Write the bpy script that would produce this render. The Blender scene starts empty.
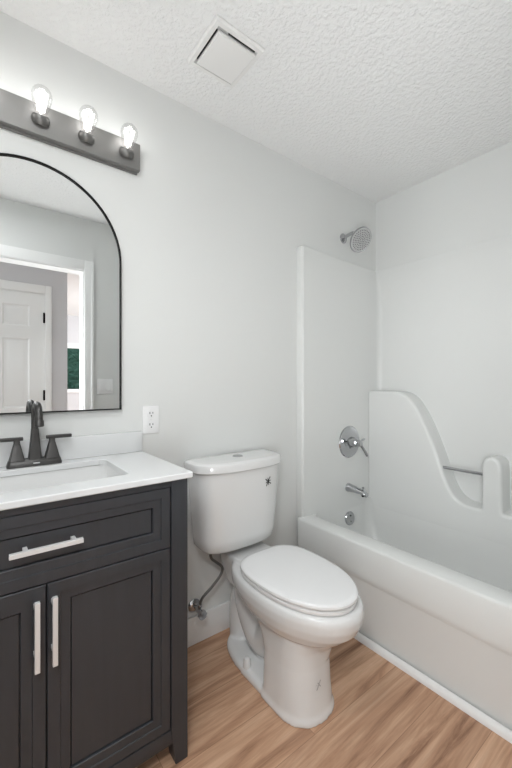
import bpy, bmesh, math, random
from mathutils import Vector, Matrix
from mathutils.bvhtree import BVHTree
random.seed(7)
PI = math.pi
SC = bpy.context.scene
COL = SC.collection

# ------------------------------------------------------------------ camera, world, light, exposure
YW = 1.497      # wall behind vanity and toilet
XR = 2.20       # wall behind the tub
YF = -0.02      # wall with the doorway the camera stands in
XL = -0.262     # wall left of the vanity
ZC = 2.44
cam = bpy.data.cameras.new('camera')
cam_o = bpy.data.objects.new('camera', cam); COL.objects.link(cam_o)
cam.sensor_fit = 'HORIZONTAL'; cam.sensor_width = 36.0
cam.lens = 36.0 * 364.6 / 512.0
cam.clip_start = 0.01
yaw = math.radians(52.4)
cam_o.location = (0, 0, 1.185)
cam_o.rotation_euler = (PI / 2, 0, yaw - PI / 2)
SC.camera = cam_o

world = bpy.data.worlds.new('sky'); SC.world = world; world.use_nodes = True
bgn = world.node_tree.nodes['Background']
bgn.inputs[0].default_value = (0.86, 0.93, 1.0, 1); bgn.inputs[1].default_value = 3.0

BULB_W = 0.33
HALL_FILL_W = 0.7
ENTRY_FILL_W = 8.0
def area(name, loc, target, sx, sy, e, col):
    L = bpy.data.lights.new(name, 'AREA'); L.shape = 'RECTANGLE'; L.size = sx; L.size_y = sy; L.energy = e; L.color = col
    o = bpy.data.objects.new(name, L); COL.objects.link(o); o.location = loc
    d = Vector(target) - Vector(loc); o.rotation_euler = d.to_track_quat('-Z', 'Y').to_euler(); return o
# fill lamps added unseen in the hall, standing for daylight through the doorway
area('hall_daylight_fill', (-.30, -.86, 1.2), (.6, .8, 1.3), .7, 2.0, 5.2, (.95, .98, 1.0))
area('hall_end_fill', (-.6, -.5, 1.3), (2.2, .45, 1.5), .6, 1.9, 10.5, (.95, .98, 1.0)).data.spread = math.radians(100)
# fill lamps added beside the camera, like a flash: one down, one up
area('camera_fill', (-.15, .03, 1.72), (.75, .80, 0), .26, .26, 7.4, (.95, .98, 1.0)).data.spread = math.radians(130)
area('camera_fill_up', (-.05, -.08, .85), (1.5, .9, 2.44), .3, .3, 8.0, (.95, .98, 1.0)).data.spread = math.radians(110)
# fill lamp added out of sight to brighten the bedroom
area('bedroom_fill', (3.1, -2.6, 1.5), (1.2, -3.6, 1.4), 1.4, 1.4, 110.0, (.96, .98, 1.0))
SC.view_settings.view_transform = 'Standard'
SC.view_settings.look = 'None'
SC.view_settings.gamma = 1.0
SC.view_settings.use_curve_mapping = False
SC.view_settings.exposure = -0.02

# ------------------------------------------------------------------ materials
def lin(c):
    return tuple(((v / 255) / 12.92 if v / 255 <= .04045 else ((v / 255 + .055) / 1.055) ** 2.4) for v in c) + (1,)

def mat(name, rgb, rough=.5, metal=0.0, spec=.5, bump=None, coat=0.0, aniso=None):
    m = bpy.data.materials.new(name); m.use_nodes = True
    nt = m.node_tree; b = nt.nodes['Principled BSDF']
    b.inputs['Base Color'].default_value = lin(rgb)
    b.inputs['Roughness'].default_value = rough
    b.inputs['Metallic'].default_value = metal
    b.inputs['Specular IOR Level'].default_value = spec
    b.inputs['Coat Weight'].default_value = coat
    b.inputs['Coat Roughness'].default_value = .08
    if bump:
        sc, st, dist, det = bump
        tc = nt.nodes.new('ShaderNodeTexCoord'); nz = nt.nodes.new('ShaderNodeTexNoise')
        nz.inputs['Scale'].default_value = sc; nz.inputs['Detail'].default_value = det
        bp = nt.nodes.new('ShaderNodeBump'); bp.inputs['Strength'].default_value = st; bp.inputs['Distance'].default_value = dist
        nt.links.new(tc.outputs['Object'], nz.inputs['Vector'])
        nt.links.new(nz.outputs['Fac'], bp.inputs['Height'])
        nt.links.new(bp.outputs['Normal'], b.inputs['Normal'])
    return m

M = {}
M['wall'] = mat('wall_paint', (222, 223, 221), .55, spec=.3, bump=(260, .08, .002, 3))
M['hallwall'] = mat('hall_wall_paint', (205, 204, 206), .6, spec=.3, bump=(260, .08, .002, 3))
M['trim'] = mat('white_trim_paint', (236, 236, 235), .35)
M['porcelain'] = mat('white_porcelain', (226, 226, 225), .12, coat=.5)
M['plastic'] = mat('white_seat_plastic', (234, 234, 234), .22)
M['acrylic'] = mat('white_tub_acrylic', (225, 226, 224), .22, coat=.15)
M['quartz'] = mat('white_quartz', (222, 223, 223), .18)
M['chrome'] = mat('chrome', (186, 187, 189), .10, 1.0)
M['nickel'] = mat('satin_nickel_handle', (232, 232, 232), .38, .35)
M['gun'] = mat('dark_faucet_metal', (80, 79, 78), .42, .8)
M['black'] = mat('black_metal', (14, 14, 14), .6, spec=.2)
M['dark'] = mat('dark_recess', (18, 18, 18), .7)
M['sticker'] = mat('black_print', (25, 25, 25), .5)
M['greyprint'] = mat('grey_print', (165, 167, 167), .5)
M['vent'] = mat('white_vent_plastic', (232, 231, 229), .4)
M['device'] = mat('white_outlet_plastic', (238, 238, 238), .3)
M['socket'] = mat('socket_metal', (118, 117, 115), .4, .7)
M['hose'] = mat('braided_steel_hose', (122, 122, 120), .35, .85, bump=(900, .5, .002, 1))
M['steel'] = mat('shower_nozzle_face', (192, 192, 192), .35, .3)
M['rubber'] = mat('grey_nozzle_rubber', (88, 88, 88), .6)
M['leaf'] = mat('leaf_green', (74, 112, 96), .5)
M['soil'] = mat('ground_soil', (96, 100, 84), .9)
M['housing'] = mat('shaded_vent_housing', (205, 205, 203), .6)  # white plastic, its shade behind the cover put into the grey

def glassy(name, mix, tint):
    m = bpy.data.materials.new(name); m.use_nodes = True
    nt = m.node_tree; nt.nodes.clear()
    o = nt.nodes.new('ShaderNodeOutputMaterial'); mx = nt.nodes.new('ShaderNodeMixShader')
    t = nt.nodes.new('ShaderNodeBsdfTransparent'); t.inputs[0].default_value = tint
    g = nt.nodes.new('ShaderNodeBsdfGlossy'); g.inputs['Roughness'].default_value = .03
    lw = nt.nodes.new('ShaderNodeLayerWeight'); lw.inputs['Blend'].default_value = mix
    nt.links.new(lw.outputs['Facing'], mx.inputs[0])
    nt.links.new(t.outputs[0], mx.inputs[1]); nt.links.new(g.outputs[0], mx.inputs[2]); nt.links.new(mx.outputs[0], o.inputs[0])
    return m
M['bulbglass'] = glassy('bulb_glass', .18, (.97, .97, .97, 1))
M['pane'] = glassy('window_glass', .12, (.95, .97, .96, 1))

def emis(name, rgb, s):
    m = bpy.data.materials.new(name); m.use_nodes = True
    nt = m.node_tree; nt.nodes.clear()
    o = nt.nodes.new('ShaderNodeOutputMaterial'); e = nt.nodes.new('ShaderNodeEmission')
    e.inputs[0].default_value = rgb; e.inputs[1].default_value = s
    nt.links.new(e.outputs[0], o.inputs[0]); return m
M['filament'] = emis('glowing_filament', (1, .98, .95, 1), 3.0)
M['fill_diffuser'] = emis('lit_fill_diffuser', (1, .98, .95, 1), 1.0)  # glow of the two added ceiling lights

def mirror_mat():
    m = mat('mirror_silver', (235, 237, 237), .0, 1.0)
    return m
M['mirror'] = mirror_mat()

def ceiling_mat():
    m = mat('textured_ceiling_paint', (238, 238, 237), .8, spec=.2)
    nt = m.node_tree; b = nt.nodes['Principled BSDF']
    tc = nt.nodes.new('ShaderNodeTexCoord')
    n1 = nt.nodes.new('ShaderNodeTexNoise'); n1.inputs['Scale'].default_value = 62; n1.inputs['Detail'].default_value = 3
    n2 = nt.nodes.new('ShaderNodeTexVoronoi'); n2.inputs['Scale'].default_value = 55
    r = nt.nodes.new('ShaderNodeValToRGB'); r.color_ramp.elements[0].position = .42; r.color_ramp.elements[1].position = .62
    mt = nt.nodes.new('ShaderNodeMath'); mt.operation = 'MULTIPLY_ADD'; mt.inputs[1].default_value = .35
    bp = nt.nodes.new('ShaderNodeBump'); bp.inputs['Strength'].default_value = .5; bp.inputs['Distance'].default_value = .004
    nt.links.new(tc.outputs['Object'], n1.inputs['Vector']); nt.links.new(tc.outputs['Object'], n2.inputs['Vector'])
    nt.links.new(n1.outputs['Fac'], r.inputs[0]); nt.links.new(n2.outputs['Distance'], mt.inputs[0]); nt.links.new(r.outputs[0], mt.inputs[2])
    nt.links.new(mt.outputs[0], bp.inputs['Height']); nt.links.new(bp.outputs['Normal'], b.inputs['Normal'])
    return m
M['ceiling'] = ceiling_mat()

def floor_mat():
    m = mat('oak_vinyl_planks', (190, 152, 122), .38, spec=.4)
    nt = m.node_tree; b = nt.nodes['Principled BSDF']; N = nt.nodes.new; L = nt.links.new
    tc = N('ShaderNodeTexCoord')
    mp = N('ShaderNodeMapping'); mp.inputs['Location'].default_value = (.31, .045, 0); L(tc.outputs['Object'], mp.inputs['Vector'])
    br = N('ShaderNodeTexBrick'); br.offset = .37; br.offset_frequency = 2; br.squash = 1
    br.inputs['Color1'].default_value = (0, 0, 0, 1); br.inputs['Color2'].default_value = (1, 1, 1, 1)
    br.inputs['Mortar'].default_value = (.5, .5, .5, 1)
    br.inputs['Scale'].default_value = 1.0; br.inputs['Mortar Size'].default_value = .0009
    br.inputs['Mortar Smooth'].default_value = .1
    br.inputs['Brick Width'].default_value = 1.22; br.inputs['Row Height'].default_value = .18
    L(mp.outputs[0], br.inputs['Vector'])
    # grain: noise stretched along the planks, shifted plank by plank
    sh = N('ShaderNodeVectorMath'); sh.operation = 'MULTIPLY'; sh.inputs[1].default_value = (7.3, 3.1, 5.7); L(br.outputs['Color'], sh.inputs[0])
    ad = N('ShaderNodeVectorMath'); ad.operation = 'ADD'; L(mp.outputs[0], ad.inputs[0]); L(sh.outputs[0], ad.inputs[1])
    sc = N('ShaderNodeVectorMath'); sc.operation = 'MULTIPLY'; sc.inputs[1].default_value = (1.5, 17, 1); L(ad.outputs[0], sc.inputs[0])
    n1 = N('ShaderNodeTexNoise'); n1.inputs['Scale'].default_value = 1.0; n1.inputs['Detail'].default_value = 6; n1.inputs['Roughness'].default_value = .62; n1.inputs['Distortion'].default_value = .8
    L(sc.outputs[0], n1.inputs['Vector'])
    sc2 = N('ShaderNodeVectorMath'); sc2.operation = 'MULTIPLY'; sc2.inputs[1].default_value = (5, 140, 1); L(ad.outputs[0], sc2.inputs[0])
    n2 = N('ShaderNodeTexNoise'); n2.inputs['Scale'].default_value = 1.0; n2.inputs['Detail'].default_value = 3; L(sc2.outputs[0], n2.inputs['Vector'])
    rp = N('ShaderNodeValToRGB'); e = rp.color_ramp.elements
    e[0].position = .30; e[0].color = lin((146, 108, 84)); e[1].position = .72; e[1].color = lin((232, 196, 167))
    k = e.new(.43); k.color = lin((196, 154, 124)); k = e.new(.55); k.color = lin((216, 176, 145))
    L(n1.outputs['Fac'], rp.inputs[0])
    mx = N('ShaderNodeMix'); mx.data_type = 'RGBA'; mx.blend_type = 'MULTIPLY'; mx.inputs[0].default_value = .28
    r2 = N('ShaderNodeValToRGB'); r2.color_ramp.elements[0].position = .3; r2.color_ramp.elements[0].color = (.55, .52, .5, 1); r2.color_ramp.elements[1].position = .6
    L(n2.outputs['Fac'], r2.inputs[0]); L(rp.outputs[0], mx.inputs[6]); L(r2.outputs[0], mx.inputs[7])
    # plank tone
    r3 = N('ShaderNodeValToRGB'); r3.color_ramp.elements[0].color = (.86, .85, .85, 1); r3.color_ramp.elements[1].color = (1.0, 1.0, 1.0, 1)
    L(br.outputs['Color'], r3.inputs[0])
    m2 = N('ShaderNodeMix'); m2.data_type = 'RGBA'; m2.blend_type = 'MULTIPLY'; m2.inputs[0].default_value = 1
    L(mx.outputs[2], m2.inputs[6]); L(r3.outputs[0], m2.inputs[7])
    m3 = N('ShaderNodeMix'); m3.data_type = 'RGBA'; m3.inputs[7].default_value = lin((150, 114, 90))
    L(br.outputs['Fac'], m3.inputs[0]); L(m2.outputs[2], m3.inputs[6])
    L(m3.outputs[2], b.inputs['Base Color'])
    bp = N('ShaderNodeBump'); bp.inputs['Strength'].default_value = .15; bp.inputs['Distance'].default_value = .001
    L(n2.outputs['Fac'], bp.inputs['Height']); L(bp.outputs['Normal'], b.inputs['Normal'])
    return m
M['floor'] = floor_mat()

def cabinet_mat():
    m = mat('charcoal_painted_wood', (44, 45, 47), .38, spec=.5)
    nt = m.node_tree; b = nt.nodes['Principled BSDF']; N = nt.nodes.new; L = nt.links.new
    tc = N('ShaderNodeTexCoord'); mp = N('ShaderNodeMapping'); mp.inputs['Scale'].default_value = (60, 60, 4); L(tc.outputs['Object'], mp.inputs[0])
    n = N('ShaderNodeTexNoise'); n.inputs['Scale'].default_value = 1; n.inputs['Detail'].default_value = 4; L(mp.outputs[0], n.inputs['Vector'])
    r = N('ShaderNodeValToRGB'); r.color_ramp.elements[0].color = lin((50, 52, 56)); r.color_ramp.elements[1].color = lin((61, 63, 67)); L(n.outputs['Fac'], r.inputs[0])
    L(r.outputs[0], b.inputs['Base Color'])
    bp = N('ShaderNodeBump'); bp.inputs['Strength'].default_value = .12; bp.inputs['Distance'].default_value = .001; L(n.outputs['Fac'], bp.inputs['Height']); L(bp.outputs[0], b.inputs['Normal'])
    return m
M['cab'] = cabinet_mat()

def brushed():
    m = mat('brushed_nickel_plate', (142, 141, 139), .58, .75)
    nt = m.node_tree; b = nt.nodes['Principled BSDF']; N = nt.nodes.new; L = nt.links.new
    tc = N('ShaderNodeTexCoord'); mp = N('ShaderNodeMapping'); mp.inputs['Scale'].default_value = (6, 300, 300); L(tc.outputs['Object'], mp.inputs[0])
    n = N('ShaderNodeTexNoise'); n.inputs['Scale'].default_value = 1; L(mp.outputs[0], n.inputs['Vector'])
    bp = N('ShaderNodeBump'); bp.inputs['Strength'].default_value = .2; bp.inputs['Distance'].default_value = .001; L(n.outputs['Fac'], bp.inputs['Height']); L(bp.outputs[0], b.inputs['Normal'])
    return m
M['brushed'] = brushed()

# ------------------------------------------------------------------ helpers
def obj(name, bm, m, parent=None, smooth=True, angle=35, recalc=True):
    if recalc:
        bmesh.ops.recalc_face_normals(bm, faces=bm.faces)
    me = bpy.data.meshes.new(name); bm.to_mesh(me); bm.free()
    me.materials.append(M[m] if isinstance(m, str) else m)
    if smooth:
        me.shade_smooth()
        me.set_sharp_from_angle(angle=math.radians(angle))
    o = bpy.data.objects.new(name, me); COL.objects.link(o)
    if parent is not None:
        o.parent = parent
        rt = parent
        off = Vector((0, 0, 0))
        while rt is not None:
            off += rt.location; rt = rt.parent
        # geometry is written in world coordinates: bring it back under its parent
        me.transform(Matrix.Translation(-off))
    return o

def thing(name, label, cat, loc=(0, 0, 0), group=None):
    o = bpy.data.objects.new(name, None); COL.objects.link(o)
    o.empty_display_size = .1; o.location = loc
    return tag(o, label, cat, group)

def tag(o, label, cat, group=None):
    o['label'] = label; o['category'] = cat
    if group: o['group'] = group
    return o

def struct(name, bm, m, **k):
    o = obj(name, bm, m, **k); o['kind'] = 'structure'; return o

def box(bm, x0, x1, y0, y1, z0, z1, bev=0.0, seg=2):
    t = bmesh.new()
    bmesh.ops.create_cube(t, size=1)
    for v in t.verts:
        v.co = Vector(((x0 + x1) / 2 + v.co.x * (x1 - x0), (y0 + y1) / 2 + v.co.y * (y1 - y0), (z0 + z1) / 2 + v.co.z * (z1 - z0)))
    if bev > 0:
        bmesh.ops.bevel(t, geom=list(t.edges), offset=bev, segments=seg, profile=.6, affect='EDGES')
    merge(bm, t)
    return bm

def merge(bm, t):
    me = bpy.data.meshes.new('tmp'); t.to_mesh(me); t.free(); bm.from_mesh(me); bpy.data.meshes.remove(me)

def B(*a, **k): return box(bmesh.new(), *a, **k)

def loft(bm, rings, cap0=True, cap1=True, closed=True):
    vs = [[bm.verts.new(p) for p in r] for r in rings]
    n = len(vs[0])
    for a, b in zip(vs, vs[1:]):
        for i in range(n if closed else n - 1):
            j = (i + 1) % n
            bm.faces.new((a[i], a[j], b[j], b[i]))
    if cap0: bm.faces.new(vs[0][::-1])
    if cap1: bm.faces.new(vs[-1])
    return vs

def frame_of(d):
    d = Vector(d).normalized()
    up = Vector((0, 0, 1)) if abs(d.z) < .9 else Vector((0, 1, 0))
    a = d.cross(up).normalized(); b = a.cross(d).normalized()
    return d, a, b

def lathe(bm, base, d, prof, n=32, cap0=True, cap1=True):
    """prof: list of (distance along d, radius)"""
    d, a, b = frame_of(d); base = Vector(base)
    rings = [[base + d * h + (a * math.cos(2 * PI * i / n) + b * math.sin(2 * PI * i / n)) * max(r, 1e-4) for i in range(n)] for h, r in prof]
    loft(bm, rings, cap0, cap1); return bm

def catmull(pts, k=8):
    P = [Vector(p) for p in pts]; P = [P[0] * 2 - P[1]] + P + [P[-1] * 2 - P[-2]]
    out = []
    for i in range(1, len(P) - 2):
        for s in range(k):
            t = s / k
            out.append(.5 * ((2 * P[i]) + (P[i + 1] - P[i - 1]) * t + (2 * P[i - 1] - 5 * P[i] + 4 * P[i + 1] - P[i + 2]) * t * t + (3 * P[i] - P[i - 1] - 3 * P[i + 1] + P[i + 2]) * t ** 3))
    out.append(P[-2]); return out

def tube(bm, pts, r, n=16, k=8, smooth=True):
    P = catmull(pts, k) if smooth else [Vector(p) for p in pts]
    rr = r if callable(r) else (lambda t: r)
    rings = []; a = None
    for i, p in enumerate(P):
        d = (P[min(i + 1, len(P) - 1)] - P[max(i - 1, 0)]).normalized()
        if a is None:
            _, a, _ = frame_of(d)
        a = (a - d * a.dot(d)).normalized(); b = d.cross(a)
        q = rr(i / (len(P) - 1))
        rings.append([p + (a * math.cos(2 * PI * j / n) + b * math.sin(2 * PI * j / n)) * q for j in range(n)])
    loft(bm, rings); return bm

def rrect(x0, x1, y0, y1, r, z, n=6):
    pts = []
    for cx, cy, a0 in ((x1 - r, y1 - r, 0), (x0 + r, y1 - r, 90), (x0 + r, y0 + r, 180), (x1 - r, y0 + r, 270)):
        for i in range(n + 1):
            a = math.radians(a0 + 90 * i / n)
            pts.append(Vector((cx + r * math.cos(a), cy + r * math.sin(a), z)))
    return pts

def egg(cx, yf, yb, w, ym, z, nf=2.0, nb=2.6, N=56):
    """closed outline, front towards -y"""
    pts = []
    for i in range(N):
        t = 2 * PI * i / N; c = math.cos(t); s = math.sin(t)
        n = nf if c > 0 else nb; Lh = (ym - yf) if c > 0 else (yb - ym)
        pts.append(Vector((cx + w * math.copysign(abs(s) ** (2 / n), s), ym - math.copysign(abs(c) ** (2 / n), c) * Lh, z)))
    return pts

def extrude_poly(pts3, vec):
    """prism from a planar outline"""
    bm = bmesh.new(); v = [bm.verts.new(p) for p in pts3]; f = bm.faces.new(v)
    r = bmesh.ops.extrude_face_region(bm, geom=[f])
    nv = [e for e in r['geom'] if isinstance(e, bmesh.types.BMVert)]
    bmesh.ops.translate(bm, vec=Vector(vec), verts=nv)
    return bm

# ------------------------------------------------------------------ room shell
WT = .11
DX0, DX1, DZ = -.13, .660, 2.052           # doorway in the wall by the camera
YB = -.11 + YF                             # hall side of that wall
YH = -.93                                  # far wall of the hall
struct('floor', B(-1.9, 3.4, -4.5, YW + .1, -.06, 0), 'floor')
struct('ceiling', B(-1.9, 3.4, -4.5, YW + .1, ZC, ZC + .06), 'ceiling')
struct('wall_back', B(XL - .1, XR + .1, YW, YW + .1, 0, ZC), 'wall')
struct('wall_right', B(XR, XR + .1, YB, YW, 0, ZC), 'wall')
struct('wall_left', B(XL - .1, XL, YB, YW, 0, ZC), 'wall')
bm = bmesh.new()
box(bm, -1.8, DX0, YB, YF, 0, ZC); box(bm, DX1, 3.3, YB, YF, 0, ZC); box(bm, DX0, DX1, YB, YF, DZ, ZC)
struct('wall_front', bm, 'wall')
# the doorway's casing and jamb
bm = bmesh.new()
for s in (1, -1):
    y0, y1 = (YF, YF + .014) if s == 1 else (YB - .014, YB)
    box(bm, DX1 - .006, DX1 + .060, y0, y1, 0, DZ + .07, .004)
    box(bm, DX0 - .07, DX0 + .006, y0, y1, 0, DZ + .07, .004)
    box(bm, DX0 + .006, DX1 - .006, y0, y1, DZ - .006, DZ + .07, .004)
    box(bm, DX1 + .042, DX1 + .060, y0 - (.006 if s < 0 else 0), y1 + (.006 if s > 0 else 0), 0, DZ + .07, .003)
box(bm, DX1 - .014, DX1, YB, YF, 0, DZ); box(bm, DX0, DX0 + .014, YB, YF, 0, DZ); box(bm, DX0 + .014, DX1 - .014, YB, YF, DZ - .014, DZ)
struct('trim_1', bm, 'trim')
# hall and the bright room past it
HX0, HX1, HZ = -.25, .525, 2.03
bm = bmesh.new()
box(bm, -1.8, HX0, YH - WT, YH, 0, ZC); box(bm, HX1, .705, YH - WT, YH, 0, ZC); box(bm, HX0, HX1, YH - WT, YH, HZ, ZC)
struct('wall_hall', bm, 'hallwall')
struct('wall_hall_end', B(-1.9, -1.8, YH - WT, YB, 0, ZC), 'hallwall')
struct('wall_bedroom_left', B(.605, .705, -4.4, YH - WT, 0, ZC), 'hallwall')
struct('wall_bedroom_right', B(3.3, 3.4, -4.4, YB, 0, ZC), 'hallwall')
WX0, WX1, WZ0, WZ1 = 1.0, 1.9, 1.06, 1.875
bm = bmesh.new()
box(bm, .605, WX0, -4.5, -4.4, 0, ZC); box(bm, WX1, 3.4, -4.5, -4.4, 0, ZC); box(bm, WX0, WX1, -4.5, -4.4, 0, WZ0); box(bm, WX0, WX1, -4.5, -4.4, WZ1, ZC)
struct('wall_bedroom_far', bm, 'hallwall')
# closed six panel door across the hall
def panel_door(x0, x1, z0, z1, yb, yf):
    bm = bmesh.new()
    W = x1 - x0; st = .115; mid = .10
    cols = [(x0 + st, (x0 + x1) / 2 - mid / 2), ((x0 + x1) / 2 + mid / 2, x1 - st)]
    rows = [(.20, .80), (.97, 1.60), (1.71, 1.905)]
    xs = [x0, cols[0][0], cols[0][1], cols[1][0], cols[1][1], x1]
    zs = [z0] + [v for r in rows for v in r] + [z1]
    for i in range(5):
        for j in range(7):
            a = [(xs[i], zs[j]), (xs[i + 1], zs[j]), (xs[i + 1], zs[j + 1]), (xs[i], zs[j + 1])]
            if i in (1, 3) and j in (1, 3, 5):
                rings = []
                for ins, dep in ((0, 0), (.012, -.008), (.022, -.009), (.045, -.002), (.05, -.0015)):
                    rings.append([(xs[i] + ins, yf + dep, zs[j] + ins), (xs[i + 1] - ins, yf + dep, zs[j] + ins), (xs[i + 1] - ins, yf + dep, zs[j + 1] - ins), (xs[i] + ins, yf + dep, zs[j + 1] - ins)])
                loft(bm, rings, cap0=False)
            else:
                bm.faces.new([bm.verts.new((p[0], yf, p[1])) for p in a])
    box(bm, x0, x1, yb, yf - .012, z0, z1)
    for a, b in (((x0, z0), (x1, z0)), ((x1, z0), (x1, z1)), ((x1, z1), (x0, z1)), ((x0, z1), (x0, z0))):
        bm.faces.new([bm.verts.new(p) for p in ((a[0], yf, a[1]), (b[0], yf, b[1]), (b[0], yf - .012, b[1]), (a[0], yf - .012, a[1]))])
    bmesh.ops.remove_doubles(bm, verts=bm.verts, dist=1e-5)
    return bm
door = struct('door_1', panel_door(HX0 + .018, HX1 - .018, .008, HZ - .016, YH - .04, YH - .004), 'trim', angle=25)
for z in (.25, 1.08, 1.80):
    bm = B(HX1 - .024, HX1 - .008, YH - .004, YH + .008, z - .045, z + .045, .002)
    lathe(bm, (HX1 - .017, YH + .008, z - .048), (0, 0, 1), [(0, .006), (.096, .006)], 12)
    obj('hinge', bm, 'black', door)
bm = bmesh.new(); lathe(bm, (HX0 + .075, YH - .004, .95), (0, 1, 0), [(0, .03), (.006, .03), (.01, .012), (.035, .012), (.045, .026), (.06, .027), (.068, .015)], 20)
obj('door_knob', bm, 'nickel', door)
bm = bmesh.new()
for x0, x1, z0, z1 in ((HX1 - .008, HX1 + .045, 0, HZ + .07), (HX0 - .062, HX0 + .008, 0, HZ + .07), (HX0 + .008, HX1 - .008, HZ - .008, HZ + .07)):
    box(bm, x0, x1, YH, YH + .014, z0, z1, .004)
box(bm, HX0 + .008, HX0 + .018, YH - .1, YH, 0, HZ); box(bm, HX1 - .018, HX1 - .008, YH - .1, YH, 0, HZ); box(bm, HX0 + .018, HX1 - .018, YH - .1, YH, HZ - .016, HZ)
struct('trim_2', bm, 'trim')
# far window with glass
bm = bmesh.new()
for a in ((WX0 - .06, WX0, -4.4, -4.385, WZ0 - .06, WZ1 + .06), (WX1, WX1 + .06, -4.4, -4.385, WZ0 - .06, WZ1 + .06), (WX0, WX1, -4.4, -4.385, WZ1, WZ1 + .06), (WX0 - .08, WX1 + .08, -4.4, -4.36, WZ0 - .03, WZ0),
          (WX0, WX0 + .03, -4.47, -4.43, WZ0, WZ1), (WX1 - .03, WX1, -4.47, -4.43, WZ0, WZ1), (WX0 + .03, WX1 - .03, -4.47, -4.43, WZ1 - .03, WZ1), (WX0 + .03, WX1 - .03, -4.47, -4.43, WZ0, WZ0 + .03)):
    box(bm, *a)
win = struct('window_1', bm, 'trim')
obj('pane', B(WX0 + .03, WX1 - .03, -4.454, -4.448, WZ0 + .03, WZ1 - .03), 'pane', win)
gnd = struct('ground', B(-6, 9, -12, -4.5, -.3, -.2), 'soil')
# baseboards
struct('baseboard_back', B(.545, 1.442, YW - .014, YW, 0, .125, .004), 'trim')
struct('baseboard_left', B(XL, XL + .014, .1, 1.0, 0, .125, .004), 'trim')
struct('baseboard_front', B(DX1 + .075, 1.40, YF, YF + .014, 0, .125, .004), 'trim')
struct('baseboard_hall', B(HX1 + .065, .705, YH, YH + .014, 0, .125, .004), 'trim')
# quarter round along the tub
pr = [(0, 0)] + [(-.020 * math.sin(a), .026 * math.cos(a)) for a in [i * PI / 2 / 6 for i in range(7)]]
bm = extrude_poly([(1.4195 + x, YF + .016, z) for x, z in pr], (0, 1.425 - YF - .016, 0))
struct('trim_3', bm, 'trim')

# ------------------------------------------------------------------ tub and surround
tub = thing('bathtub', 'white one-piece bathtub with moulded surround walls along the right-hand wall', 'bathtub', (1.42, .735, 0))
TX0, TX1, TY0, TY1 = 1.42, 2.17, YF + .03, 1.452
RZ = .440
XB = 2.055      # face of the moulded shelf
def plan(x0, x1, y0, y1, r, z): return rrect(x0, x1, y0, y1, r, z, 8)
bm = bmesh.new()
rings = [plan(TX0 + .014, 2.195, YF + .003, 1.494, .02, .0),
         plan(TX0 + .011, 2.195, YF + .003, 1.494, .03, .10),
         plan(TX0 + .008, 2.195, YF + .003, 1.494, .045, .265),
         plan(TX0 + .006, 2.195, YF + .003, 1.494, .045, .272),
         plan(TX0 + .002, 2.195, YF + .003, 1.494, .045, .282),
         plan(TX0, 2.195, YF + .003, 1.494, .045, .30),
         plan(TX0, 2.195, YF + .003, 1.494, .045, RZ - .012),
         plan(TX0 + .003, 2.195, YF + .004, 1.493, .045, RZ - .004),
         plan(TX0 + .010, 2.193, YF + .006, 1.491, .045, RZ),
         plan(1.518, XB + .003, TY0 - .002, TY1 + .002, .05, RZ),
         plan(1.528, XB + .003, TY0 - .002, TY1 + .002, .05, RZ - .004),
         plan(1.535, XB + .002, TY0 - .001, TY1 + .001, .05, RZ - .016),
         plan(1.543, XB - .002, TY0 + .03, TY1 - .004, .05, RZ - .075),
         plan(1.555, XB - .010, TY0 + .07, TY1 - .015, .06, RZ - .15),
         plan(1.58, XB - .02, TY0 + .15, TY1 - .040, .09, .16),
         plan(1.62, XB - .05, TY0 + .24, TY1 - .09, .10, .115),
         plan(1.69, XB - .11, TY0 + .32, TY1 - .16, .10, .105)]
loft(bm, rings, cap0=False)
obj('tub_basin', bm, 'acrylic', tub, angle=50)
# U-shaped surround wall with rounded inner corners
R = .035
inner = [(1.447, TY1)]
inner += [(1.452, TY1 - .002)]
for cx, cy, a0 in ((TX1 - R, TY1 - R, 90), (TX1 - R, TY0 + R, 0)):
    for i in range(9):
        a = math.radians(a0 - 90 * i / 8); inner.append((cx + R * math.cos(a), cy + R * math.sin(a)))
inner += [(1.452, TY0 + .002), (1.447, TY0)]
outer = [(1.445, YW - .001), (1.452, YW - .001)]
outer += [(XR - .001, YW - .001)] * 9 + [(XR - .001, YF + .001)] * 9 + [(1.452, YF + .001), (1.445, YF + .001)]
inner[0] = (1.445, TY1 + .004); inner[-1] = (1.445, TY0 - .004)
n = len(inner)
bm = bmesh.new()
def ring(path, z): return [Vector((x, y, z)) for x, y in path]
# explicit strips: inner face, outer face, top, bottom and the two front edges
ZT = 1.957
iv0 = [bm.verts.new(p) for p in ring(inner, RZ - .07)]; iv1 = [bm.verts.new(p) for p in ring(inner, ZT - .13)]
it = [bm.verts.new((p.co.x + (o[0] - p.co.x) * .85, p.co.y + (o[1] - p.co.y) * (.0 if i > 10 else .85 * max(0, min(1, (p.co.x - 1.46) / .1))), ZT)) for i, (p, o) in enumerate(zip(iv1, outer))]
ov1 = [bm.verts.new(p) for p in ring(outer, ZT)]; ov0 = [bm.verts.new(p) for p in ring(outer, RZ - .07)]
for a, b in ((iv0, iv1), (iv1, it), (it, ov1), (ov1, ov0), (ov0, iv0)):
    for i in range(n - 1):
        bm.faces.new((a[i], a[i + 1], b[i + 1], b[i]))
for i in (0, n - 1):
    bm.faces.new((iv0[i], iv1[i], it[i], ov1[i], ov0[i]))
bmesh.ops.remove_doubles(bm, verts=bm.verts, dist=1e-5)
bmesh.ops.dissolve_degenerate(bm, dist=1e-5, edges=bm.edges)
obj('surround_wall', bm, 'acrylic', tub, angle=40)
# flange strip at the open end, on the wall
obj('flange', B(1.4405, 1.4465, TY1 + .002, YW - .001, RZ, ZT, .002), 'acrylic', tub)
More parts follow.
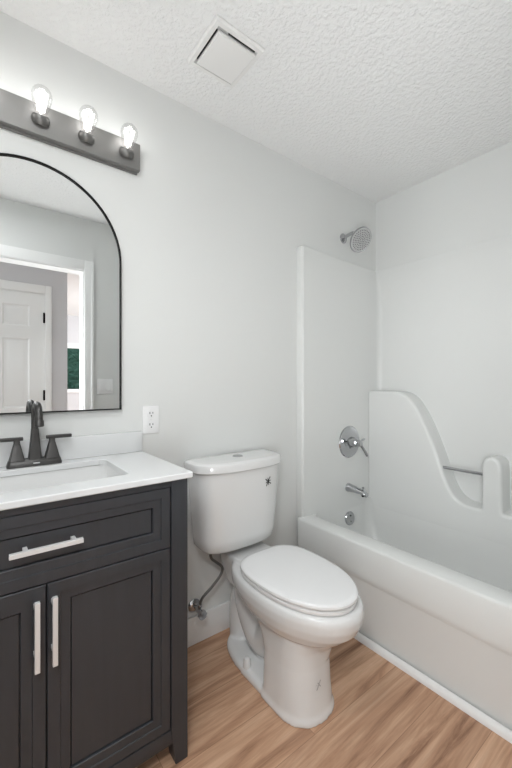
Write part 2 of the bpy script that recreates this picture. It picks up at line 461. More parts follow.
# moulded raised shelf on the long wall
half = catmull([(1.449, 1.141, 0), (1.34, 1.141, 0), (1.25, 1.138, 0), (1.19, 1.116, 0), (1.136, 1.062, 0), (1.072, .949, 0), (1.013, .812, 0), (.962, .669, 0), (.919, .585, 0), (.875, .551, 0), (.826, .541, 0), (.784, .542, 0)], 5)
half = [(p.x, p.y) for p in half]
post = [(.779, .546), (.777, .61), (.776, .742)] + [(.731 + .045 * math.cos(a), .765 + .05 * math.sin(a)) for a in [i * PI / 10 for i in range(1, 5)]]
side = half + post
prof = side + [(.731, .815)] + [(1.462 - y, z) for y, z in reversed(side)]
prof = [(max(y, TY0 + .004), z) for y, z in prof]
poly = [(1.449, RZ - .07)] + prof + [(TY0 + .004, RZ - .07)]
bm = extrude_poly([Vector((TX1 + .002, y, z)) for y, z in poly], (XB - TX1 - .002, 0, 0))
bmesh.ops.remove_doubles(bm, verts=bm.verts, dist=1e-5)
ed = [e for e in bm.edges if all(abs(v.co.x - XB) < 1e-5 for v in e.verts) and max(v.co.z for v in e.verts) > RZ + .01
      and not all(abs(v.co.y - 1.449) < 1e-4 for v in e.verts) and not all(v.co.y < TY0 + .005 for v in e.verts)]
bmesh.ops.bevel(bm, geom=ed, offset=.018, segments=5, profile=.5, affect='EDGES', clamp_overlap=False)
bmesh.ops.remove_doubles(bm, verts=bm.verts, dist=1e-5)
bmesh.ops.triangulate(bm, faces=[f for f in bm.faces if len(f.verts) > 4])
obj('moulded_shelf', bm, 'acrylic', tub, angle=40)

# bar across the moulded notch
bm = bmesh.new(); lathe(bm, (2.085, .773, .717), (0, 1, 0), [(0, .0085), (.216, .0085)], 20)
tag(obj('grab_bar', bm, 'chrome'), 'short chrome bar across the notch in the white tub wall', 'bar')

# ------------------------------------------------------------------ shower fittings
WYS = TY1   # inner face of the surround end wall
sh = thing('overhead_shower', 'round chrome shower head on a bent arm high above the tub', 'shower head', (1.851, YW, 2.108))
bm = bmesh.new(); lathe(bm, (1.851, YW, 2.108), (0, -1, 0), [(0, .031), (.004, .031), (.010, .026), (.014, .014), (.016, .012)], 28)
obj('escutcheon', bm, 'chrome', sh)
hd = Vector((-.16, -.80, -.55)).normalized()
hc = Vector((1.866, 1.372, 2.064))            # centre of the face
bm = bmesh.new(); tube(bm, [(1.851, YW - .012, 2.112), (1.853, YW - .045, 2.119), (1.857, YW - .075, 2.119), tuple(hc - hd * .045)], .0105, 14)
obj('shower_arm', bm, 'chrome', sh)
bm = bmesh.new(); lathe(bm, hc - hd * .055, hd, [(0, .012), (.012, .018), (.022, .018), (.030, .030), (.040, .058), (.046, .074), (.050, .0765), (.055, .075), (.056, .071)], 40)
head = obj('head', bm, 'chrome', sh)
bm = bmesh.new(); lathe(bm, hc + hd * .0005, hd, [(0, .0705), (.002, .069), (.003, .054), (.0035, .001)], 40)
fp = obj('face_plate', bm, 'steel', head)
bm = bmesh.new(); _, fa, fb = frame_of(hd)
for rr, cnt in ((.010, 6), (.021, 12), (.033, 16), (.045, 22), (.058, 28)):
    for i in range(cnt):
        a = 2 * PI * i / cnt + rr * 40
        lathe(bm, hc + hd * .003 + (fa * math.cos(a) + fb * math.sin(a)) * rr, hd, [(0, .0034), (.003, .0026)], 6)
nz = obj('nozzles', bm, 'rubber', head); nz['kind'] = 'stuff'

va = thing('shower_valve', 'round chrome shower valve plate with a lever handle on the tub end wall', 'shower valve', (1.852, WYS, .83))
vc = Vector((1.852, WYS, .824))
bm = bmesh.new(); lathe(bm, vc, (0, -1, 0), [(0, .099), (.004, .099), (.009, .094), (.011, .06), (.015, .045), (.018, .036)], 48)
obj('escutcheon', bm, 'chrome', va)
bm = bmesh.new(); lathe(bm, vc + Vector((0, -.012, 0)), (0, -1, 0), [(0, .034), (.012, .033), (.03, .027), (.05, .025), (.056, .021), (.075, .020), (.08, .014)], 32)
hb = obj('hub', bm, 'chrome', va)
bm = bmesh.new(); tube(bm, [vc + Vector((-.03, -.070, .004)), vc + Vector((.0, -.074, 0)), vc + Vector((.035, -.078, -.034)), vc + Vector((.072, -.083, -.082))], lambda t: .0075 + .002 * t, 14)
lathe(bm, vc + Vector((.0, -.07, .0)), (.8, -.1, .35), [(0, .007), (.055, .0065), (.06, .004)], 14)
obj('lever', bm, 'chrome', va)
for dx in (-.055, .055):
    bm = bmesh.new(); lathe(bm, vc + Vector((dx, -.009, 0)), (0, -1, 0), [(0, .005), (.003, .0045), (.004, .001)], 12); obj('screw', bm, 'chrome', va)

sp = thing('tub_spout', 'chrome tub spout under the shower valve on the tub end wall', 'tub spout', (1.828, WYS, .54))
sx, sz = 1.842, .542
rings = []
for t, w, h0, h1 in ((0, .027, -.027, .027), (.006, .0275, -.0275, .0275), (.02, .025, -.025, .024), (.06, .022, -.022, .017), (.10, .021, -.023, .010), (.125, .0205, -.028, .003), (.136, .018, -.031, -.004), (.141, .012, -.030, -.014)):
    rings.append([Vector((sx + w * math.cos(a), WYS - t, sz + (h1 + h0) / 2 + (h1 - h0) / 2 * math.sin(a))) for a in [2 * PI * i / 24 for i in range(24)]])
bm = bmesh.new(); loft(bm, rings); obj('spout_body', bm, 'chrome', sp)
bm = bmesh.new(); lathe(bm, (sx, WYS - .112, sz + .004), (0, 0, 1), [(0, .004), (.012, .004), (.013, .0075), (.019, .0075), (.021, .004)], 16); obj('diverter_knob', bm, 'chrome', sp)
bm = bmesh.new(); lathe(bm, (sx, WYS - .118, sz - .022), (0, -.2, -1), [(0, .015), (.0085, .015)], 20); obj('outlet', bm, 'dark', sp)

ov = thing('overflow_plate', 'small round chrome overflow plate inside the end of the tub', 'overflow plate', (1.847, 1.452, .345))
oc = Vector((1.845, 1.444, .350)); od = Vector((0, -1, .09)).normalized()
bm = bmesh.new(); lathe(bm, oc - od * -.0, od, [(-.001, .042), (.006, .042), (.010, .039), (.0115, .02), (.012, .001)], 36); obj('plate', bm, 'chrome', ov)
for dz in (.018, -.018):
    bm = bmesh.new(); lathe(bm, oc + od * .011 + Vector((0, 0, dz)), od, [(0, .005), (.0025, .0045), (.003, .001)], 12); obj('screw', bm, 'gun', ov)

# ------------------------------------------------------------------ toilet
TCX = .992
to = thing('toilet', 'white two-piece toilet with closed lid between the vanity and the tub', 'toilet', (TCX, 1.15, 0))
bm = bmesh.new()
E = lambda yf, yb, w, ym, z, nf=2.0, nb=2.6, cx=TCX + .01: egg(cx, yf, yb, w, ym, z, nf, nb)
# bowl, from the foot of the bowl up to the rim
loft(bm, [E(.885, 1.17, .070, 1.02, .19), E(.874, 1.20, .096, 1.02, .235), E(.850, 1.24, .128, 1.03, .270), E(.806, 1.27, .158, 1.04, .298), E(.772, 1.29, .176, 1.05, .330),
          E(.757, 1.36, .184, 1.05, .362), E(.753, 1.36, .186, 1.05, .390), E(.758, 1.36, .182, 1.05, .408), E(.772, 1.35, .172, 1.05, .4155)])
# deck behind the bowl, under the tank
loft(bm, [rrect(TCX - .075, TCX + .085, 1.16, 1.44, .05, .28), rrect(TCX - .088, TCX + .10, 1.16, 1.468, .05, .35), rrect(TCX - .097, TCX + .110, 1.15, 1.474, .05, .395), rrect(TCX - .098, TCX + .112, 1.15, 1.476, .05, .415), rrect(TCX - .092, TCX + .106, 1.17, 1.47, .05, .425)])
# front pedestal
P = lambda yf, yb, w, z, ym=1.0: egg(TCX - .020, yf, yb, w, ym, z, 2.4, 6.0)
loft(bm, [P(.866, 1.11, .119, .0), P(.866, 1.11, .119, .012), P(.874, 1.10, .112, .03), P(.881, 1.10, .108, .10), P(.886, 1.10, .105, .18), P(.882, 1.12, .107, .24), P(.87, 1.16, .108, .28)])
ped_bvh = BVHTree.FromBMesh(bm)
# foot plate running back to the wall side
Fp = lambda d, z: egg(TCX - .014, .868 + d, 1.425 - d, .117 - d, 1.155, z, 2.6, 2.6)
loft(bm, [Fp(0, 0), Fp(0, .016), Fp(.006, .026), Fp(.02, .032)])
# trapway: two bends standing on the foot plate
tube(bm, [(TCX, 1.06, .25), (TCX, 1.15, .15), (TCX, 1.22, .10), (TCX, 1.29, .16), (TCX, 1.335, .25), (TCX, 1.355, .34)], lambda t: .066 + .01 * math.sin(PI * t), 24)
tube(bm, [(TCX, 1.33, .28), (TCX, 1.385, .20), (TCX, 1.395, .10), (TCX, 1.39, .01)], lambda t: .060, 24)
bowl = obj('bowl', bm, 'porcelain', to)
md = bowl.modifiers.new('fuse', 'REMESH'); md.mode = 'VOXEL'; md.voxel_size = .0048; md.use_smooth_shade = True
sm = bowl.modifiers.new('relax', 'SMOOTH'); sm.factor = .5; sm.iterations = 5
# bolt caps
for s in (-1, 1):
    bm = bmesh.new(); lathe(bm, (TCX - .012 + s * .098, 1.205, .028), (0, 0, 1), [(0, .017), (.026, .0155), (.036, .012), (.040, .004)], 20); obj('bolt_cap', bm, 'porcelain', to)
# seat ring, lid, hinge
S = lambda d, z, b=0: egg(TCX + .004, .772 + d, 1.262 + b - d, .171 - d, 1.055, z, 2.05, 3.2)
bm = bmesh.new(); loft(bm, [S(.014, .4165), S(.006, .418), S(.003, .424), S(.004, .431), S(.010, .4345)]); obj('seat', bm, 'plastic', to)
bm = bmesh.new(); loft(bm, [S(.010, .4365), S(.003, .438), S(0, .443), S(.001, .450), S(.006, .455), S(.02, .4575), S(.06, .459), S(.12, .4595)]); obj('lid', bm, 'plastic', to)
bm = B(TCX - .085, TCX + .095, 1.245, 1.268, .4265, .440, .008, 3); obj('hinge', bm, 'plastic', to)
# tank
D = lambda w, yf, z, nf=2.9: egg(TCX - .030, yf, 1.478, w, 1.40, z, nf, 9.0, 72)
bm = bmesh.new(); loft(bm, [D(.160, 1.33, .456), D(.180, 1.315, .460), D(.190, 1.306, .472), D(.196, 1.301, .51), D(.206, 1.294, .62), D(.217, 1.288, .74), D(.220, 1.286, .806)])
tank_bvh = BVHTree.FromBMesh(bm)
tank = obj('tank', bm, 'porcelain', to)
Dl = lambda d, z: egg(TCX - .031, 1.272 + d, 1.484 - d * .4, .237 - d, 1.40, z, 2.7, 9.0, 72)
bm = bmesh.new(); loft(bm, [Dl(.014, .8065), Dl(.005, .808), Dl(.001, .812), Dl(0, .834), Dl(.003, .843), Dl(.010, .848), Dl(.03, .8495), Dl(.08, .850)]); lid = obj('tank_lid', bm, 'porcelain', to)
bm = bmesh.new(); lathe(bm, (TCX - .025, 1.395, .8495), (0, 0, 1), [(0, .024), (.003, .024), (.0045, .021), (.0045, .002)], 28); obj('flush_button', bm, 'chrome', lid)
# printed mark high on the right of the tank front
def decal(cx, cz, shapes, m, name, parent, off=-.0012):
    bm = bmesh.new()
    for sh_ in shapes:
        pts = []
        for x, z in sh_:
            hit = tank_bvh.ray_cast(Vector((cx + x, .2, cz + z)), Vector((0, 1, 0)))
            pts.append(hit[0] + Vector((0, off, 0)))
        bm.faces.new([bm.verts.new(p) for p in pts])
    return obj(name, bm, m, parent, smooth=False)
rays = []
for i in range(8):
    a = 2 * PI * i / 8 + .2; r0, r1 = .0075, (.022 if i % 2 else .016)
    rays.append([(r0 * math.cos(a - .25), r0 * math.sin(a - .25)), (r1 * math.cos(a - .13), r1 * 1.1 * math.sin(a - .13)), (r1 * math.cos(a + .13), r1 * 1.1 * math.sin(a + .13)), (r0 * math.cos(a + .25), r0 * math.sin(a + .25))])
rays.append([(.0065 * math.cos(2 * PI * i / 14), .010 * math.sin(2 * PI * i / 14)) for i in range(14)])
decal(1.066, .738, rays, 'sticker', 'printed_mark', tank)
tank_bvh = ped_bvh
ln = lambda a, b, w: [(a[0] - w, a[1] - w), (b[0] - w, b[1] + w), (b[0] + w, b[1] + w), (a[0] + w, a[1] - w)]
decal(.955, .128, [ln((-.009, -.012), (.010, .012), .0024), ln((.009, -.006), (-.004, .008), .002), ln((-.012, .004), (.0, -.003), .0016)], 'greyprint', 'printed_mark', bowl, -.004)

# water supply
sv = thing('shutoff_valve', 'chrome water shutoff valve on the wall left of the toilet', 'valve', (.79, YW, .19))
p = Vector((.793, YW, .172))
bm = bmesh.new(); lathe(bm, p, (0, -1, 0), [(0, .030), (.004, .030), (.010, .022), (.014, .012)], 28); obj('escutcheon', bm, 'chrome', sv)
bm = bmesh.new(); lathe(bm, p + Vector((0, -.012, 0)), (0, -1, 0), [(0, .008), (.030, .008), (.031, .012), (.055, .012), (.058, .008), (.064, .006)], 18)
lathe(bm, p + Vector((0, -.055, 0)), (0, 0, 1), [(-.012, .009), (.018, .008), (.019, .0105), (.030, .0105), (.032, .006)], 14); obj('valve_body', bm, 'chrome', sv)
bm = bmesh.new(); lathe(bm, p + Vector((0, -.066, 0)), (0, -1, 0), [(0, .006), (.012, .006)], 12)
hn = [Vector((p.x + (.021 if i % 4 < 2 else .018) * math.cos(2 * PI * i / 32), 0, p.z - .004 + 1.25 * .016 * math.sin(2 * PI * i / 32))) for i in range(32)]
loft(bm, [[Vector((v.x, p.y - .074, v.z)) for v in hn], [Vector((v.x, p.y - .086, v.z)) for v in hn]])
obj('handle', bm, 'chrome', sv)
bm = bmesh.new(); tube(bm, [(p.x, p.y - .055, .200), (.805, 1.432, .235), (.850, 1.422, .275), (.889, 1.420, .312), (.898, 1.42, .343), (.868, 1.42, .375), (.842, 1.42, .40), (.834, 1.42, .430), (.833, 1.42, .4555)], .0062, 12, 8)
h = tag(thing('supply_hose', 'braided grey water hose curving from the shutoff valve up to the toilet tank', 'hose', (p.x, p.y - .055, .200)), 'braided grey water hose curving from the shutoff valve up to the toilet tank', 'hose')
obj('braid', bm, 'hose', h)
bm = bmesh.new(); lathe(bm, (.833, 1.42, .4265), (0, 0, 1), [(0, .010), (.004, .014), (.026, .015), (.0285, .012)], 8); obj('coupling_nut', bm, 'plastic', h)

# ------------------------------------------------------------------ vanity
VX0, VX1, VY, VT = -.245, .535, 1.050, .8885
vn = thing('vanity_cabinet', 'charcoal vanity cabinet with one drawer over two doors under the white counter', 'cabinet', ((VX0 + VX1) / 2, 1.27, 0))
bm = bmesh.new()
box(bm, VX0 + .012, VX0 + .030, VY + .05, 1.44, .09, VT)                 # side panels, bottom, back, front frame
box(bm, VX1 - .030, VX1 - .012, VY + .05, 1.44, .09, VT)
box(bm, VX0 + .030, VX1 - .030, VY + .03, 1.47, .112, .130)
box(bm, VX0 + .030, VX1 - .030, 1.47, 1.482, .112, VT)
box(bm, VX0 + .030, VX1 - .030, VY + .024, VY + .034, .130, .70)
box(bm, VX0 + .05, VX1 - .05, VY + .004, VY + .03, .8675, VT, .0015)      # top rail
box(bm, VX0 + .05, VX1 - .05, VY + .026, VY + .04, .660, .700, .0015)    # rail behind the joint of drawer and doors
box(bm, VX0 + .05, VX1 - .05, VY + .004, VY + .03, .068, .112, .0015)    # bottom rail
obj('body', bm, 'cab', vn)
for x0, x1, inn in ((VX1 - .0545, VX1, -1), (VX0, VX0 + .0545, 1)):
    for y0, y1 in ((VY, VY + .055), (1.43, 1.485)):
        bm = bmesh.new()
        def sq(t, z):
            a, b = (x0 + (t if inn < 0 else 0), x1 - (t if inn > 0 else 0)); return [Vector(v) for v in ((a, y0, z), (b, y0, z), (b, y1 - t * .3, z), (a, y1 - t * .3, z))]
        loft(bm, [sq(.014, 0), sq(0, .10), sq(0, VT)])
        bmesh.ops.bevel(bm, geom=[e for e in bm.edges], offset=.0018, segments=2, affect='EDGES')
        obj('leg', bm, 'cab', vn)
def shaker(x0, x1, z0, z1, yf, th, fr):
    bm = bmesh.new(); rings = []
    for ins, dy in ((0, th), (0, .002), (.002, 0), (.029, 0), (.0305, .0035), (fr - .003, .0045), (fr - .0015, .0065), (fr - .001, .018), (fr + .0015, .018), (fr + .002, .0105)):
        rings.append([Vector(v) for v in ((x0 + ins, yf + dy, z0 + ins), (x1 - ins, yf + dy, z0 + ins), (x1 - ins, yf + dy, z1 - ins), (x0 + ins, yf + dy, z1 - ins))])
    loft(bm, rings); return bm
def pull(a, b, parent):
    """square bar pull between a and b (centre line of the bar), standing off the front along +y"""
    a = Vector(a); b = Vector(b); bm = bmesh.new(); d = (b - a).normalized()
    def bx(p0, p1, w):
        box(bm, min(p0.x, p1.x) - w, max(p0.x, p1.x) + w, min(p0.y, p1.y) - w, max(p0.y, p1.y) + w, min(p0.z, p1.z) - w, max(p0.z, p1.z) + w, .0012)
    bx(a, b, .0058)
    for q in (a + d * .028, b - d * .014):
        box(bm, q.x - .005, q.x + .005, q.y + .004, VY + .006, q.z - .005, q.z + .005, .0008)
    return obj('handle', bm, 'nickel', parent, smooth=False)
DXm = .1435
dr = obj('drawer', shaker(VX0 + .0565, VX1 - .0565, .6805, .8655, VY + .005, .019, .056), 'cab', vn, angle=20)
pull((.068, VY - .024, .780), (.217, VY - .024, .780), dr)
for x0, x1, hx in ((VX0 + .0565, DXm - .0015, .1195), (DXm + .0015, VX1 - .0565, .158)):
    d = obj('door', shaker(x0, x1, .1145, .6775, VY + .005, .019, .056), 'cab', vn, angle=20)
    pull((hx, VY - .024, .489), (hx, VY - .024, .648), d)

ct = thing('vanity_countertop', 'white stone countertop with rectangular sink and backsplash on the charcoal vanity', 'countertop', ((VX0 + VX1) / 2, 1.27, VT))
CX0, CX1, CY0, CY1, CZ = VX0 - .012, .547, 1.036, 1.4955, .9075
SX0, SX1, SY0, SY1 = -.085, .380, 1.128, 1.410
bm = bmesh.new()
O = lambda i, z: rrect(CX0 + i, CX1 - i, CY0 + i, CY1 - i, .004, z, 6)
I = lambda i, z: rrect(SX0 + i, SX1 - i, SY0 + i, SY1 - i, .028, z, 6)
loft(bm, [I(0, VT + .0005), O(.002, VT + .0005), O(0, VT + .003), O(0, CZ - .003), O(.002, CZ), I(-.002, CZ), I(0, CZ - .002), I(0, VT + .0005)], False, False)
bmesh.ops.remove_doubles(bm, verts=bm.verts, dist=1e-5)
obj('slab', bm, 'quartz', ct, smooth=False)
bm = bmesh.new()
Bs = lambda i, z, r=.028: rrect(SX0 + i, SX1 - i, SY0 + i, SY1 - i, r, z, 6)
loft(bm, [Bs(-.012, VT - .001), Bs(-.003, VT - .001), Bs(-.002, VT - .012), Bs(.006, .80, .035), Bs(.018, .772, .04), Bs(.045, .762, .04), Bs(.095, .758, .035)], False, True)
obj('sink_basin', bm, 'porcelain', ct, angle=50)
bm = bmesh.new(); lathe(bm, ((SX0 + SX1) / 2, 1.26, .757), (0, 0, 1), [(0, .022), (.004, .022), (.005, .019), (.003, .012), (.006, .004)], 24); obj('drain', bm, 'gun', ct)
obj('backsplash', B(CX0, CX1, CY1 - .018, CY1, CZ + .0005, .990, .002), 'quartz', ct)

# faucet
FX, FY = .162, 1.453
fa_ = thing('bathroom_faucet', 'dark gunmetal two-handle faucet behind the sink on the white counter', 'faucet', (FX, FY, CZ))
bm = bmesh.new()
Q = lambda i, z: rrect(FX - .081 + i, FX + .081 - i, FY - .024 + i, FY + .021 - i, .010, z, 4)
loft(bm, [Q(0, CZ + .0005), Q(0, CZ + .006), Q(.004, CZ + .020), Q(.007, CZ + .024)]); base = obj('base_plate', bm, 'gun', fa_)
obj('logo_mark', B(FX - .007, FX + .012, FY - .0242, FY - .0212, CZ + .009, CZ + .0125), 'nickel', base)
bm = bmesh.new()
sqr = lambda cx, cy, w, z, r=.003: rrect(cx - w, cx + w, cy - w, cy + w, min(r, w * .45), z, 4)
loft(bm, [sqr(FX, FY, .0195, CZ + .022), sqr(FX, FY, .018, CZ + .035), sqr(FX, FY, .0145, CZ + .075), sqr(FX, FY, .0125, CZ + .105, .006), sqr(FX, FY, .0112, CZ + .125, .005)])
obj('spout_column', bm, 'gun', fa_)
bm = bmesh.new()
pts = [(FX, FY, 1.02), (FX, FY, 1.06)]
for i in range(11):
    a = PI * i / 10; pts.append((FX, FY - .052 + .052 * math.cos(a), 1.066 + .050 * math.sin(a)))
pts.append((FX, FY - .105, 1.064))
tube(bm, pts, .0112, 18, 4); lathe(bm, (FX, FY - .105, 1.070), (0, -.06, -1), [(0, .0115), (.004, .0135), (.020, .0140), (.022, .0115)], 20)
obj('spout', bm, 'gun', fa_)
for s in (-1, 1):
    hx = FX + s * .052
    bm = bmesh.new(); loft(bm, [sqr(hx, FY, .022, CZ + .022), sqr(hx, FY, .0195, CZ + .032), sqr(hx, FY, .012, CZ + .066), sqr(hx, FY, .009, CZ + .078), sqr(hx, FY, .009, CZ + .090)])
    hh = obj('handle', bm, 'gun', fa_)
    x0, x1 = sorted((hx - s * .018, hx + s * .062))
    obj('lever', B(x0, x1, FY - .009, FY + .009, CZ + .087, CZ + .099, .003), 'gun', hh)

# mirror
mi = thing('arched_mirror', 'arched wall mirror with a thin black frame above the vanity', 'mirror', (.158, YW, 1.08))
MX, MRad, MZ0, MZs = .158, .304, 1.083, 1.664
def arch(d, y):
    r = MRad - d
    p = [Vector((MX + r, y, MZ0 + d)), Vector((MX + r, y, (MZ0 + MZs) / 2))]
    p += [Vector((MX + r * math.cos(PI * i / 40), y, MZs + r * math.sin(PI * i / 40))) for i in range(41)]
    p += [Vector((MX - r, y, (MZ0 + MZs) / 2)), Vector((MX - r, y, MZ0 + d))]
    return p
bm = bmesh.new()
loft(bm, [arch(0, YW - .001), arch(0, YW - .019), arch(.001, YW - .020), arch(.0035, YW - .020), arch(.0045, YW - .019), arch(.0045, YW - .001)], False, False)
obj('frame', bm, 'black', mi)
bm = bmesh.new(); loft(bm, [arch(.0043, YW - .002), arch(.0043, YW - .012)]); obj('glass', bm, 'mirror', mi, smooth=False)

# vanity light
BX0, BX1, BZ0, BZ1 = -.173, .533, 2.053, 2.160
vl = thing('vanity_light', 'brushed metal light bar with clear glowing bulbs above the arched mirror', 'light fixture', ((BX0 + BX1) / 2, YW, 2.10))
bm = B(BX0 + .004, BX1 - .004, YW - .010, YW - .0005, BZ0 - .006, BZ1 - .004, .002); box(bm, BX0, BX1, YW - .032, YW - .010, BZ0, BZ1, .0025)
bar = obj('back_plate', bm, 'brushed', vl)
bd = Vector((0, -.50, .866))
for i in range(5):
    x = .477 - .1485 * i
    b0 = Vector((x, YW - .027, 2.096))
    bm = bmesh.new(); lathe(bm, b0, bd, [(-.004, .025), (.004, .0285), (.014, .0285), (.020, .0265), (.026, .023), (.027, .0185), (.012, .0175)], 28, cap1=True); so = obj('socket', bm, 'socket', vl)
    bb = b0 + bd * .015
    bm = bmesh.new(); lathe(bm, bb, bd, [(-.001, .0145), (.006, .0155), (.018, .0195), (.034, .0255), (.052, .0300), (.066, .0318), (.078, .0295), (.088, .0235), (.095, .0145), (.098, .0045), (.0983, .0005)], 32, cap0=True)
    bu = obj('bulb', bm, 'bulbglass', vl)
    bm = bmesh.new(); d_, a_, b_ = frame_of(bd)
    for k in range(6):
        t = 2 * PI * k / 6; e = a_ * math.cos(t) + b_ * math.sin(t); t2 = t + .35; e2 = a_ * math.cos(t2) + b_ * math.sin(t2)
        tube(bm, [bb + bd * .020 + e * .009, bb + bd * .078 + e2 * .017], .0034, 6, 1, smooth=False)
    lathe(bm, bb + bd * .004, bd, [(0, .004), (.018, .0035), (.019, .007), (.021, .007)], 10)
    lathe(bm, bb + bd * .076, bd, [(0, .012), (.0015, .012)], 10)
    obj('filament', bm, 'filament', bu)
    L_ = bpy.data.lights.new('bulb_light', 'POINT'); L_.energy = BULB_W; L_.color = (1, .99, .975); L_.shadow_soft_size = .022
    lo = bpy.data.objects.new('bulb_light', L_); COL.objects.link(lo); lo.parent = vl; lo.location = bb + bd * .055 - vl.location

# ------------------------------------------------------------------ outlet, switch, vent
def plate_outlet():
    cx, cz = .589, 1.035
    t = thing('power_outlet', 'white duplex outlet just above the right end of the backsplash', 'outlet', (cx, YW, cz))
    bm = B(cx - .035, cx + .035, YW - .006, YW - .0003, cz - .058, cz + .058, .003); obj('cover_plate', bm, 'device', t)
    for dz in (-.024, .024):
        bm = bmesh.new()
        pts = [Vector((cx + .0165 * math.copysign(abs(math.cos(a)) ** .7, math.cos(a)), 0, cz + dz + .0155 * math.copysign(abs(math.sin(a)) ** .9, math.sin(a)))) for a in [2 * PI * i / 28 for i in range(28)]]
        loft(bm, [[Vector((q.x, YW - .005, q.z)) for q in pts], [Vector((q.x, YW - .0085, q.z)) for q in pts]]); rc = obj('receptacle', bm, 'device', t)
        bm = bmesh.new()
        for dx, hh in ((-.0065, .0045), (.0065, .0036)): box(bm, cx + dx - .0014, cx + dx + .0014, YW - .0092, YW - .008, cz + dz + .004 - hh, cz + dz + .004 + hh)
        lathe(bm, (cx, YW - .008, cz + dz - .008), (0, -1, 0), [(0, .0028), (.0012, .0028)], 12); obj('slots', bm, 'dark', rc)
    bm = bmesh.new(); lathe(bm, (cx, YW - .0055, cz), (0, -1, 0), [(0, .003), (.002, .0026)], 12); obj('screw', bm, 'nickel', t)
plate_outlet()
sx_, sz_ = .806, 1.165
t = thing('light_switch', 'white double light switch beside the doorway, seen in the mirror', 'switch', (sx_, YF, sz_))
obj('cover_plate', B(sx_ - .058, sx_ + .058, YF + .0003, YF + .006, sz_ - .058, sz_ + .058, .003), 'device', t)
for dx in (-.023, .023):
    bm = B(sx_ + dx - .0165, sx_ + dx + .0165, YF + .005, YF + .0075, sz_ - .033, sz_ + .033, .001)
    loft(bm, [[Vector((sx_ + dx + a * .015, YF + .007, sz_ + b)) for a, b in ((-1, -.031), (1, -.031), (1, .031), (-1, .031))], [Vector((sx_ + dx + a * .015, y, sz_ + b)) for a, b, y in ((-1, -.031, YF + .012), (1, -.031, YF + .012), (1, .031, YF + .008), (-1, .031, YF + .008))]])
    obj('rocker', bm, 'device', t)

vx0, vx1, vy0, vy1 = .648, .860, 1.060, 1.280
ve = thing('ceiling_vent', 'square white exhaust fan cover on the textured ceiling', 'vent', ((vx0 + vx1) / 2, (vy0 + vy1) / 2, ZC))
bm = bmesh.new()
V = lambda i, z: [Vector(q) for q in ((vx0 + i, vy0 + i, z), (vx1 - i, vy0 + i, z), (vx1 - i, vy1 - i, z), (vx0 + i, vy1 - i, z))]
loft(bm, [V(0, ZC - .0003), V(0, ZC - .008), V(.005, ZC - .015), V(.019, ZC - .015), V(.024, ZC - .002), V(.024, ZC - .0003)], False, False)
obj('frame', bm, 'vent', ve, angle=25)
bm = B(vx0 + .026, vx1 - .026, vy0 + .026, vy1 - .026, ZC - .004, ZC - .0005); obj('housing', bm, 'housing', ve)
bm = bmesh.new()
px0, px1, py0, py1 = .677, .838, 1.092, 1.254
V2 = lambda i, z: [Vector(q) for q in ((px0 + i, py0 + i, z), (px1 - i, py0 + i, z), (px1 - i, py1 - i, z), (px0 + i, py1 - i, z))]
loft(bm, [V2(0, ZC - .011), V2(0, ZC - .018), V2(.003, ZC - .021), V2(.01, ZC - .022)])
box(bm, .74, .78, 1.15, 1.19, ZC - .012, ZC - .003)
for a in ((.715, .832, 1.0850, 1.0905), (.6735, .6765, 1.10, 1.245)):
    obj('slot_shade', B(*a, ZC - .009, ZC - .0035), 'dark', ve)  # dark strips stand in for the shade in the open gaps
cv = obj('cover_panel', bm, 'vent', ve, angle=25)
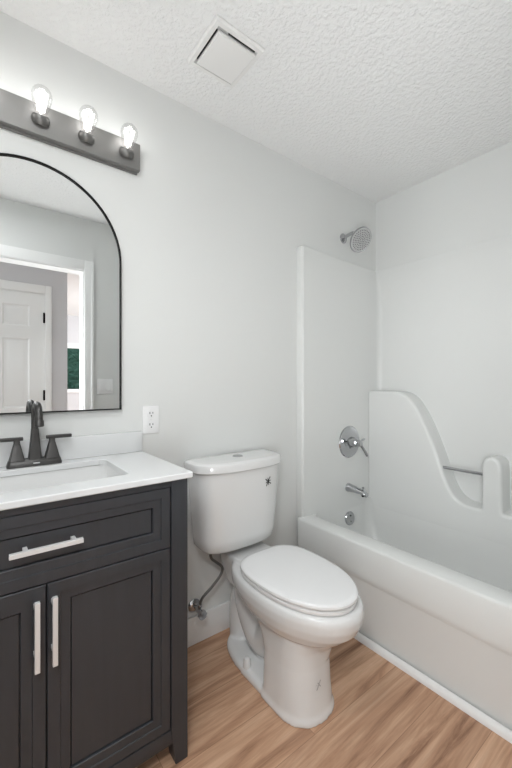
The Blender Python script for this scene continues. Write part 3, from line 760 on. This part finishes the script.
# ------------------------------------------------------------------ added ceiling lights, foliage outside the far window
el = thing('entry_fill_fixture', 'unseen round white flush ceiling light added just inside the bathroom doorway', 'light fixture', (-.08, .62, ZC))  # fixture added out of view to brighten the bathroom
bm = bmesh.new(); lathe(bm, (-.08, .62, ZC), (0, 0, -1), [(0, .165), (.02, .165), (.024, .155)], 40); obj('rim', bm, 'vent', el)
bm = bmesh.new(); lathe(bm, (-.08, .62, ZC - .024), (0, 0, -1), [(0, .150), (.012, .135), (.022, .09), (.026, .01)], 40); obj('fill_diffuser', bm, 'fill_diffuser', el)
L_ = bpy.data.lights.new('entry_fill_light', 'AREA'); L_.shape = 'DISK'; L_.size = .30; L_.energy = ENTRY_FILL_W; L_.color = (.96, .98, 1.0)
lo = bpy.data.objects.new('entry_fill_light', L_); COL.objects.link(lo); lo.parent = el; lo.location = (0, 0, -.06)

hl = thing('hall_fill_fixture', 'unseen round white flush ceiling light added in the hall behind the doorway', 'light fixture', (-.25, -.52, ZC))  # fixture added out of view as fill from the hall
bm = bmesh.new(); lathe(bm, (-.25, -.52, ZC), (0, 0, -1), [(0, .165), (.02, .165), (.024, .155)], 40); obj('rim', bm, 'vent', hl)
bm = bmesh.new(); lathe(bm, (-.25, -.52, ZC - .024), (0, 0, -1), [(0, .150), (.012, .135), (.022, .09), (.026, .01)], 40); obj('fill_diffuser', bm, 'fill_diffuser', hl)
L_ = bpy.data.lights.new('hall_fill_light', 'AREA'); L_.shape = 'DISK'; L_.size = .32; L_.energy = HALL_FILL_W; L_.color = (1, .99, .98)
lo = bpy.data.objects.new('hall_fill_light', L_); COL.objects.link(lo); lo.parent = hl; lo.location = (0, 0, -.06)

bm = bmesh.new()
for i in range(2600):
    p = Vector((random.uniform(.2, 3.0), random.uniform(-6.4, -5.5), random.uniform(-.15, 2.7)))
    a = random.uniform(0, 2 * PI); tl = random.uniform(-.9, .9)
    d = Vector((math.cos(a), math.sin(a), tl)).normalized(); s = d.cross(Vector((random.uniform(-1, 1), random.uniform(-1, 1), 1))).normalized()
    Ln = random.uniform(.07, .13); w = Ln * .28
    bm.faces.new([bm.verts.new(q) for q in (p - d * Ln, p + s * w, p + d * Ln, p - s * w)])
box(bm, .0, 3.2, -6.6, -6.1, -.19, 2.6)
sb = obj('hedge', bm, 'leaf', smooth=False, recalc=False)
tag(sb, 'dense green leafy hedge outside the far window, seen in the mirror', 'hedge')
